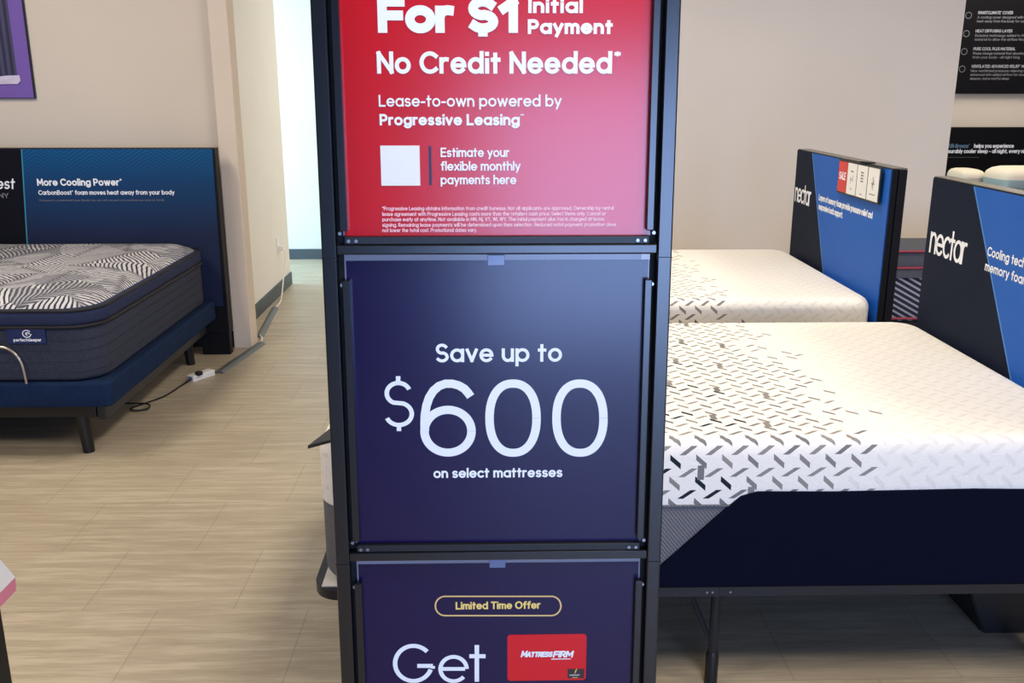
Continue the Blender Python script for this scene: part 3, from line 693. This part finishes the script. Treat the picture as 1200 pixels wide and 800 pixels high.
# ------------------------------------------------------------------ left bed
lb = thing('upholstered_bed', 'navy upholstered bed with leaf-print blue mattress', 'bed', (-2.6, 4.6, 0))
o = Vector((-2.6, 4.6, 0)); T = lambda mb: (bmesh.ops.translate(mb.bm, verts=mb.bm.verts, vec=-o), mb)[1]
LX0, LX1, LY0, LY1 = -3.62, -1.622, 3.80, 5.385
m1 = MB(); m1.rbox(LX0, LX1, LY0, LY1, round_profile(0.232, 0.342, 0.012, 0.014, 3), 0.03); T(m1).build('platform', M['bluevelvet'], lb)
T(MB().box(LX0 + .09, LX1 - .09, LY0 + .05, LY1 - .05, 0.172, 0.232, 0.004)).build('subframe', M['blacksatin'], lb)
T(MB().box(LX1 - .085, LX1 - .05, LY0 + .05, LY1 - .05, 0.16, 0.232, 0.004)).build('side_rail', M['railmetal'], lb)
for (x, y) in ((-1.777, 3.885), (-3.45, 3.885), (-1.745, 5.22), (-3.45, 5.22)):
    T(MB().tube([(x, y, 0.0), (x - 0.012, y, 0.175)], [0.024, 0.030], 16)).build('leg', M['blacksatin'], lb)
MX0, MX1, MY0, MY1 = -3.60, -1.655, 3.815, 5.375
m1 = MB(); m1.rbox(MX0, MX1, MY0, MY1, round_profile(0.345, 0.585, 0.02, 0.03), 0.13); T(m1).build('mattress_side', M['mattside'], lb)
m1 = MB(); m1.rbox(MX0 - .012, MX1 + .012, MY0 - .012, MY1, round_profile(0.578, 0.655, 0.03, 0.028, 5), 0.15); T(m1).build('mattress_border', M['mattband'], lb)
tp = MB(); tp.rbox(MX0 + .015, MX1 - .015, MY0 + .015, MY1 - .01, [(0.0, 0.635), (0.0, 0.650), (0.02, 0.668), (0.07, 0.688), (0.16, 0.702)], 0.15)
to = tp.build('mattress_top', M['leaf'], lb); to.location = -o
def loop(x0, x1, y0, y1, r, z):
    p = []
    for (cx, cy, s) in ((x1 - r, y1 - r, 0), (x0 + r, y1 - r, 90), (x0 + r, y0 + r, 180), (x1 - r, y0 + r, 270)): p += [(a, b, z) for a, b in arc(cx, cy, r, r, s, s + 90, 8)]
    return p
for z, g in ((0.650, .004), (0.582, .006)):
    T(MB().tube(loop(MX0 - g, MX1 + g, MY0 - g, MY1, 0.14, z), 0.0075, 8, True)).build('piping', M['piping'], lb)
for k in range(4):
    z = 0.39 + k * 0.045
    T(MB().tube(loop(MX0 - .001, MX1 + .001, MY0 - .001, MY1, 0.13, z), 0.0022, 6, True)).build('quilt_line', M['mattside'], lb)
lab = T(MB().box(-2.02, -1.862, 3.806, 3.816, 0.512, 0.578, 0.002)).build('brand_label', M['taglabel'], lb)
lm = MB(); text_into(lm, 'perfectsleeper', (-1.995, 3.8052, 0.523), (1, 0, 0), (0, 0, 1), 0.115, 0.014, 0.0026)
ribbon(lm, arc(0, 0, .017, .015, 40, 350, 20), .004, lambda p: Vector((-1.937 + p[0], 3.8052, .556 + p[1])))
ribbon(lm, arc(0, 0, .007, .005, 0, 250, 10), .005, lambda p: Vector((-1.934 + p[0], 3.8052, .556 + p[1])))
T(lm).build('lettering', M['ink'], lab, smooth=False)
rb = [(-2.13, 3.79, 0.345)] + [(-2.045 + 0.085 * math.cos(math.radians(a)), 3.785, 0.40 + 0.105 * math.sin(math.radians(a))) for a in range(175, 4, -12)] + [(-1.958, 3.79, 0.345)]
T(MB().tube(rb, 0.0055, 10)).build('retainer_bar', M['steel'], lb)

hl = thing('headboard', 'wide black and blue headboard reading More Cooling Power behind the leaf-print mattress', 'headboard', (-2.6, 5.43, 0))
o = Vector((-2.6, 5.43, 0)); T = lambda mb: (bmesh.ops.translate(mb.bm, verts=mb.bm.verts, vec=-o), mb)[1]
T(MB().box(-3.66, -1.563, 5.404, 5.48, 0.14, 1.21, 0.003)).build('board', M['hbedge'], hl)
for xx in (-1.735, -3.65): T(MB().box(xx, xx + 0.165, 5.42, 5.48, 0.0, 0.16, 0.003)).build('leg', M['hbedge'], hl)
T(MB().prism([(-3.655, 5.40, 0.30), (-2.700, 5.40, 0.30), (-2.632, 5.40, 1.206), (-3.655, 5.40, 1.206)], (0, 0.004, 0))).build('black_panel', M['beautyblack'], hl)
cp = MB().prism([(-2.700, 5.40, 0.30), (-1.585, 5.40, 0.30), (-1.575, 5.40, 1.206), (-2.632, 5.40, 1.206)], (0, 0.004, 0)).build('blue_panel', M['chevron'], hl, smooth=False); cp.location = -o
T(MB().prism([(-2.705, 5.399, 0.30), (-2.698, 5.399, 0.30), (-2.630, 5.399, 1.206), (-2.637, 5.399, 1.206)], (0, 0.0008, 0))).build('teal_line', M['tealline'], hl)
UX, VZ = (1, 0, 0), (0, 0, 1)
T(text_into(MB(), 'More Cooling Power~', (-2.572, 5.3985, 1.003), UX, VZ, 0.475, 0.040, 0.0082)).build('headline', M['ink'], hl, smooth=False)
T(text_into(MB(), 'CarbonBoost~ foam moves heat away from your body', (-2.572, 5.3985, 0.952), UX, VZ, 0.765, 0.026, 0.0046)).build('lettering', M['ink'], hl, smooth=False)
T(text_into(MB(), 'Compared to conventional foams. Results may vary with use and room conditions; see store for details.', (-2.572, 5.3985, 0.916), UX, VZ, 0.705, 0.011, 0.0013)).build('fine_print', M['dimink'], hl, smooth=False)
T(text_into(MB(), 'Beautyrest', (-3.07, 5.3985, 0.985), UX, VZ, 0.37, 0.062, 0.009, shear=0.15)).build('logo_lettering', M['ink'], hl, smooth=False)
T(text_into(MB(), 'HARMONY', (-2.96, 5.3985, 0.935), UX, VZ, 0.22, 0.028, 0.005)).build('lettering', M['dimink'], hl, smooth=False)

pp = thing('wall_poster', 'purple bordered poster on the wall above the leaf-print bed', 'poster', (-3.2, 5.59, 1.478))
o = Vector((-3.2, 5.59, 1.478)); T = lambda mb: (bmesh.ops.translate(mb.bm, verts=mb.bm.verts, vec=-o), mb)[1]
T(MB().box(-3.75, -2.604, 5.582, 5.597, 1.478, 2.72, 0.002)).build('board', M['blacksatin'], pp)
T(MB().box(-3.75, -2.612, 5.579, 5.582, 1.482, 2.715)).build('purple_border', M['purpleframe'], pp)
T(MB().box(-3.60, -2.690, 5.576, 5.579, 1.60, 2.60)).build('picture', M['curtain'], pp)
bs = MB(); bs.prism([(-3.55, 5.573, 1.545), (-2.69, 5.573, 1.558), (-2.672, 5.573, 1.575), (-2.675, 5.573, 1.605), (-2.75, 5.573, 1.603), (-2.80, 5.573, 1.597), (-3.55, 5.573, 1.59)], (0, 0.003, 0))
T(bs).build('pictured_sheet', mat('lilac sheet print', (205, 196, 218), 0.6, var=0.12, vscale=25), pp)

# power strip, cord covers, cords and outlet along the floor
ps = thing('power_strip', 'white power strip lying on the floor beside the navy bed', 'power strip', (-1.60, 4.96, 0))
a = math.atan2(0.115, 0.075)
ps.rotation_euler = (0, 0, a)
MB().box(-0.085, 0.065, -0.026, 0.026, 0.0, 0.034, 0.004).build('body', M['white'], ps)
MB().box(-0.060, -0.028, -0.040, -0.010, 0.030, 0.052, 0.004).build('plug', M['cordblack'], ps)
MB().box(-0.0852, -0.084, -0.016, 0.016, 0.008, 0.026).build('socket_face', M['dimink'], ps)
def strip(label, pts, wd=0.058):
    b = MB()
    p0, p1 = Vector((*pts[0], 0)), Vector((*pts[1], 0)); d = (p1 - p0).normalized(); s = Vector((-d.y, d.x, 0))
    prof = [(-wd / 2, 0), (-wd * .36, .010), (-wd * .18, .013), (wd * .18, .013), (wd * .36, .010), (wd / 2, 0)]
    b.prism([p0 + s * x + Vector((0, 0, z)) for x, z in prof], p1 - p0)
    return tag(b.build('cord_cover', M['cablecover']), label, 'cord cover', 'grey cord covers on the floor')
strip('grey cord cover running from the wall end to the power strip', ((-1.445, 5.655), (-1.535, 5.04)))
strip('grey cord cover lying along the hallway baseboard', ((-1.575, 6.62), (-1.495, 5.82)), 0.05)
cc = MB(); cc.tube(smooth([(-1.64, 4.925, 0.012), (-1.668, 4.80, 0.006), (-1.70, 4.62, 0.006), (-1.77, 4.50, 0.006), (-1.80, 4.44, 0.006), (-1.76, 4.40, 0.008), (-1.71, 4.43, 0.010), (-1.74, 4.49, 0.013), (-1.86, 4.52, 0.006), (-2.0, 4.56, 0.006)]), 0.0045, 8)
tag(cc.build('floor_cable', M['cordblack']), 'black power cord looping under the navy bed', 'cord')
ol = thing('wall_outlet', 'white wall outlet low on the hallway wall', 'outlet', (-1.64, 7.12, 0.38))
MB().box(0.0, 0.006, -0.035, 0.035, -0.055, 0.055, 0.002).build('cover_plate', M['white'], ol)
MB().box(0.006, 0.045, -0.018, 0.018, -0.045, -0.005, 0.004).build('plug', M['white'], ol)
wc = MB(); wc.tube(smooth([(-1.60, 7.12, 0.345), (-1.585, 7.11, 0.30), (-1.59, 7.05, 0.18), (-1.585, 6.92, 0.05), (-1.575, 6.80, 0.008), (-1.57, 6.62, 0.006)]), 0.005, 8)
tag(wc.build('hanging_cable', M['cordwhite']), 'white power cord hanging from the hallway outlet', 'cord')
wc = MB(); wc.tube([(-1.49, 5.82, 0.010), (-1.462, 5.76, 0.012), (-1.45, 5.70, 0.020), (-1.445, 5.66, 0.013)], 0.006, 8)
tag(wc.build('cable_stub', M['cordwhite']), 'short white cord end at the foot of the wall end', 'cord')

# faceted display box on a black post, at the picture's lower edge
db = thing('display_box', 'white and pink faceted box on a black post in the lower corner', 'display box', (-1.022, 1.6, 0))
def facet(prof):
    b = MB(); vs = []
    for (r, z) in prof: vs.append([b.bm.verts.new((r * math.cos(PI / 8 + k * PI / 4), r * math.sin(PI / 8 + k * PI / 4) * .9, z)) for k in range(8)])
    for A, B in zip(vs, vs[1:]):
        for k in range(8): b.bm.faces.new((A[k], A[(k + 1) % 8], B[(k + 1) % 8], B[k]))
    b.bm.faces.new(list(reversed(vs[0]))); b.bm.faces.new(vs[-1]); return b
facet([(0.085, 0.594), (0.108, 0.612), (0.110, 0.640)]).build('pink_tray', M['pink'], db, smooth=False)
facet([(0.110, 0.640), (0.105, 0.650), (0.088, 0.684)]).build('frosted_cover', M['clearwhite'], db, smooth=False)
facet([(0.088, 0.684), (0.088, 0.69), (0.07, 0.70)]).build('lid', M['white'], db, smooth=False)
MB().box(-0.05, 0.064, -0.04, 0.04, 0.0, 0.594, 0.004).build('post', M['blacksatin'], db)
MB().box(-0.14, 0.09, -0.14, 0.14, 0.0, 0.008, 0.002).build('foot_plate', M['blacksatin'], db)

# ------------------------------------------------------------------ the poster stand
LEAN = math.radians(2.4); SY = 1.4497
def sp(px, py, wofs=0.0):
    """a point of the leaning stand's front plane (u across, v up) from the view ray through a photo pixel"""
    R = cam.rotation_euler.to_matrix(); d = R @ Vector(((px - 600) / F_PX, -(py - 400) / F_PX, -1))
    n = Vector((0, -math.cos(LEAN), math.sin(LEAN))); P0 = Vector((0, SY, 0)) + n * wofs; c = Vector((0, 0, CAM_H))
    q = c + d * ((P0 - c).dot(n) / d.dot(n)) - P0
    return q.x, q.dot(Vector((0, math.sin(LEAN), math.cos(LEAN))))
ROT = (-LEAN, 0, 0)
st = thing('poster_stand', 'tall black metal stand holding stacked advertising posters', 'sign stand', (0, SY, 0), ROT)
xl, xr = -0.2770, 0.2905; PW = 0.024; MOD = 0.537
rails = [1.303 + MOD, 1.303, 1.303 - MOD, 1.303 - 2 * MOD]     # tops of the cross bars, up the stand
ztop = rails[0] + 0.004
for x in (xl, xr - PW):
    p = MB().box(x, x + PW, 0.0, 0.028, 0.02, ztop, 0.0025).build('post', M['blackmetal'], st)
    for z in (1.281, 0.745): MB().box(x - .0004, x + PW + .0004, -.0004, .0284, z, z + 0.0012).build('joint', M['hbedge'], p)
    for zz in (0.0,):
        # flat foot running front to back, level on the floor
        f = MB().box(x - 0.004, x + PW + 0.004, -0.16, 0.24, 0.001, 0.021, 0.003)
        Rm = Matrix.Rotation(LEAN, 4, 'X')
        bmesh.ops.transform(f.bm, matrix=Rm, verts=f.bm.verts); f.build('foot', M['blackmetal'], st)
for z in rails:
    MB().box(xl + PW, xr - PW, 0.001, 0.026, z - 0.0155, z, 0.002).build('cross_bar', M['blackmetal'], st)
for i, z in enumerate(rails[:3]):
    zb = rails[i + 1]
    MB().box(xl + PW, xr - PW, 0.020, 0.025, zb, z - 0.0155).build('backing', M['darkgap'], st)
    for x0 in (xl + PW + .0065, xr - PW - .0065 - .0125):
        ch = MB().box(x0, x0 + 0.0125, 0.0005, 0.014, zb + 0.022, z - 0.058, 0.0015).build('side_channel', M['blackmetal'], st)
        for zz in (z - 0.066, zb + 0.018):
            xx = x0 + (-.0005 if x0 < 0 else .013)
            MB().tube([(xx, 0.004, zz), (xx, 0.009, zz)], 0.003, 8).build('screw', M['screw'], st)
    MB().box(xl + PW + .013, xr - PW - .013, 0.004, 0.014, zb + 0.0005, zb + 0.013, 0.001).build('bottom_channel', M['blacksatin'], st)
    for xx in (xl + PW + .020, xl + PW + .032, xr - PW - .020, xr - PW - .032): MB().tube([(xx, 0.0015, zb + .006), (xx, 0.0045, zb + .006)], 0.0028, 8).build('screw', M['screw'], st)

def panel(label, i, sheet_mat):
    zt = rails[i] - 0.0155; zb = rails[i + 1]
    r = thing('poster', label, 'poster', (0, SY, 0), ROT, 'poster panels in the black stand')
    # origin at the panel's lower edge along the stand
    base = Vector((0, math.sin(LEAN), math.cos(LEAN))) * (zb + 0.013); r.location = Vector((0, SY, 0)) + base
    z0 = zb + 0.013
    top = zt - 0.012 - z0
    MB().box(xl + PW + .0095, xr - PW - .0095, 0.0155, 0.0175, 0.0, zt - 0.002 - z0, 0.0005).build('acrylic_sleeve', M['acrylic'], r)
    sh = MB().box(xl + PW + .0125, xr - PW - .012, 0.0145, 0.0157, 0.0, top).build('sheet', sheet_mat, r)
    if i > 0: MB().box(-0.0095, 0.0185, 0.0125, 0.0148, top - 0.008, top + 0.009, 0.0006).build('clip', M['tabclip'], r)
    if i == 1: MB().box(xr - PW - .0235, xr - PW - .0095, 0.0148, 0.0158, top + 0.0005, top + 0.0095).build('white_sticker', M['white'], r)
    return r, z0, sh
FACE = 0.0139                                               # lettering plane, just proud of the sheets
def on(r, z0, name, s, xa, xb, yb, cap_px, wt_px, m, parent=None, **kw):
    (ua, va), (ub, _) = sp(xa, yb, -FACE), sp(xb, yb, -FACE); _, vt = sp(xa, yb - cap_px, -FACE)
    k = (ub - ua) / (xb - xa)
    return write(name, s, (ua, FACE, va - z0), UX, VZ, ub - ua, vt - va, wt_px * k, m, parent or r, **kw)
def rect(z0, name, xa, xb, ya, yb, m, parent, y=FACE, rad=0.0, th=0.0004):
    ua, va = sp(xa, yb, -FACE); ub, vb = sp(xb, ya, -FACE); va -= z0; vb -= z0
    if rad <= 0: pts = [(ua, y, va), (ub, y, va), (ub, y, vb), (ua, y, vb)]
    else:
        pts = []
        for (cx, cy, s) in ((ub - rad, vb - rad, 0), (ua + rad, vb - rad, 90), (ua + rad, va + rad, 180), (ub - rad, va + rad, 270)): pts += [(p[0], y, p[1]) for p in arc(cx, cy, rad, rad, s, s + 90, 6)]
    return MB().prism(pts, (0, th, 0)).build(name, m, parent, smooth=False)

r, z0, sh = panel('red poster reading No Credit Needed, topmost in the black stand', 0, M['redprint'])
on(r, z0, 'headline', 'For', 443, 533, 39, 43, 11.0, M['ink'], track=0.05)
on(r, z0, 'headline', '$1', 548, 607, 39, 43, 11.0, M['ink'], track=0.05)
on(r, z0, 'lettering', 'Initial', 619, 683, 15.5, 18, 4.0, M['ink'])
on(r, z0, 'lettering', 'Payment', 618.5, 718, 40, 17.5, 3.9, M['ink'])
on(r, z0, 'headline', 'No Credit Needed', 442, 717, 86.5, 26.5, 4.8, M['ink'])
on(r, z0, 'asterisk', '*', 719.5, 727.5, 76, 16, 2.2, M['ink'])
on(r, z0, 'lettering', 'Lease-to-own powered by', 444, 658, 125, 14, 2.0, M['ink'])
on(r, z0, 'lettering', 'Progressive Leasing', 445, 609, 147, 13.5, 2.7, M['ink'])
on(r, z0, 'trademark', '^', 610, 614, 147, 13.5, 1.2, M['ink'])
rect(z0, 'blank_square', 447, 491.5, 170.5, 217.5, M['white'], r)
rect(z0, 'divider_bar', 503, 505.2, 171, 217, M['navyink'], r)
on(r, z0, 'lettering', 'Estimate your', 516.5, 597, 184, 11, 1.75, M['ink'])
on(r, z0, 'lettering', 'flexible monthly', 516.5, 610, 200, 11, 1.75, M['ink'])
on(r, z0, 'lettering', 'payments here', 516.5, 605, 216, 11, 1.75, M['ink'])
for s, xb, yb in (('*Progressive Leasing obtains information from credit bureaus. Not all applicants are approved. Ownership by rental', 719, 246.5),
                  ('lease agreement with Progressive Leasing costs more than the retailers cash price. Select items only. Cancel or', 710, 253),
                  ("purchase early at anytime. Not available in MN, NJ, VT, WI, WY. The initial payment plus tax is charged at lease", 708, 259.3),
                  ('signing. Remaining lease payments will be determined upon item selection. Reduced initial payment promotion does', 722, 265.8),
                  ('not lower the total cost. Promotional dates vary.', 559, 272)):
    on(r, z0, 'fine_print', s, 448, xb, yb, 4.6, 0.75, M['inkdim'])

r, z0, sh = panel('indigo poster reading Save up to $600, in the middle of the stand', 1, M['purpleprint'])
on(r, z0, 'lettering', 'Save up to', 510.5, 658.5, 424.5, 22, 3.7, M['ink'])
def stroke(z0, name, paths, wt_px, m, parent):
    mb = MB(); lay = [0]
    u0, _ = sp(500, 480, -FACE); u1, _ = sp(501, 480, -FACE); k = u1 - u0
    for pts, closed in paths:
        q = [sp(p[0], p[1], -FACE) for p in pts]
        ribbon(mb, [(a_, b_ - z0) for a_, b_ in q], wt_px * k, lambda p: Vector((p[0], FACE, p[1])), closed, cap=0.0, lay=lay)
    return mb.build(name, m, parent, smooth=False)
def E(cx, cy, rx, ry, a0, a1, n=40): return [(cx + rx * math.cos(math.radians(a0 + (a1 - a0) * k / n)), cy - ry * math.sin(math.radians(a0 + (a1 - a0) * k / n))) for k in range(n + 1)]
def sup(cx, cy, rx, ry, n=64, e=2.25):
    o = []
    for k in range(n):
        a = 2 * PI * k / n; c, s = math.cos(a), math.sin(a)
        o.append((cx + math.copysign(abs(c) ** (2 / e), c) * rx, cy - math.copysign(abs(s) ** (2 / e), s) * ry))
    return o
six = E(525, 505, 27.5, 25, 0, 360, 60)[:-1]
hook = [(498.0, 505), (497.6, 497), (498.0, 486), (499.8, 475), (503, 465.5), (508, 457.5), (514.5, 452), (522, 449.3), (530, 449.3), (537.5, 451.3), (544, 455), (548.5, 460), (551.6, 464.3)]
stroke(z0, 'price_digit', [(six, True), (hook, False)], 10.0, M['ink'], r)
stroke(z0, 'price_digit', [(sup(601.2, 489.7, 27.5, 40.5), True)], 10.0, M['ink'], r)
stroke(z0, 'price_digit', [(sup(679.6, 489.7, 27.5, 40.5), True)], 10.0, M['ink'], r)
S1 = E(466.8, 460.6, 13.6, 12.0, 22, 245, 24); S2 = E(467.6, 484.8, 15.0, 12.9, 72, -158, 26)
stroke(z0, 'price_digit', [(S1 + S2, False), ([(466.6, 440.5), (466.6, 450)], False), ([(467.6, 496), (467.6, 504.8)], False)], 5.2, M['ink'], r)
on(r, z0, 'lettering', 'on select mattresses', 508, 659, 560, 11.5, 2.3, M['ink'])

r, z0, sh = panel('indigo poster reading Limited Time Offer, lowest in the stand', 2, M['purpleprint'])
ua, _ = sp(500, 710, -FACE); ub, _ = sp(501, 710, -FACE)
pill = E(646, 709.7, 11.3, 11.3, 90, -90, 16) + E(521.5, 709.7, 11.3, 11.3, -90, -270, 16)
stroke(z0, 'pill_outline', [(pill, True)], 1.9, M['gold'], r)
on(r, z0, 'lettering', 'Limited Time Offer', 534, 633.5, 714, 9, 1.9, M['goldtext'])
stroke(z0, 'headline', [(E(484.5, 777, 21.5, 20.5, 42, 340, 40) , False), ([(506.9, 783), (507.3, 779.8), (489, 779.8)], False)], 5.6, M['ink'], r)
stroke(z0, 'headline', [([(517.5, 783.5), (545, 783.5)], False), (E(531.5, 783.5, 15.4, 14.2, 0, 320, 36), False)], 5.2, M['ink'], r)
stroke(z0, 'headline', [([(558.8, 755.5), (558.8, 798.5)], False), ([(550, 768.6), (569, 768.6)], False)], 5.6, M['ink'], r)
card = rect(z0, 'gift_card_print', 594.7, 687.5, 742.6, 797.5, M['redcard'], r, y=FACE, rad=0.006)
def onc(s, xa, xb, yb, cap, wt, m, **kw):
    (ua, va), (ub, _) = sp(xa, yb, -FACE), sp(xb, yb, -FACE); _, vt = sp(xa, yb - cap, -FACE); k = (ub - ua) / (xb - xa)
    return write('lettering', s, (ua, FACE - .0004, va - z0), UX, VZ, ub - ua, vt - va, wt * k, m, card, **kw)
onc('Mattress', 610, 647, 769.8, 7.6, 1.9, M['ink'], shear=0.22, smallcaps=True, track=0.0)
onc('FIRM', 647.5, 671, 770.2, 7.8, 2.1, M['ink'], shear=0.22, track=0.0)
rect(z0, 'card_underline', 646, 669, 771.2, 772.4, M['ink'], card, y=FACE - .0004, th=.0002)
rect(z0, 'bank_mark', 665, 684.6, 783.2, 794.3, M['blackcard'], card, y=FACE - .0004, th=.0002)
mk = MB()
for (a1, b1) in ((-.002, .004),): ribbon(mk, [(-.0015, -.002), (.0005, .002), (-.0005, .002), (.002, .006)], .0014, lambda p: Vector((sp(674.5, 787, -FACE)[0] + p[0], FACE - .0008, sp(674.5, 787, -FACE)[1] - z0 + p[1])))
mk.build('bank_emblem', M['goldtext'], card, smooth=False)
(ua, va) = sp(667.5, 791.2, -FACE)
write('lettering', 'SYNCHRONY', (ua, FACE - .0008, va - z0), UX, VZ, 0.0185, 0.0024, 0.0005, M['ink'], card)
(ua, va) = sp(670.5, 793.7, -FACE)
write('lettering', 'FINANCIAL', (ua, FACE - .0008, va - z0), UX, VZ, 0.010, 0.0016, 0.0004, M['goldtext'], card)
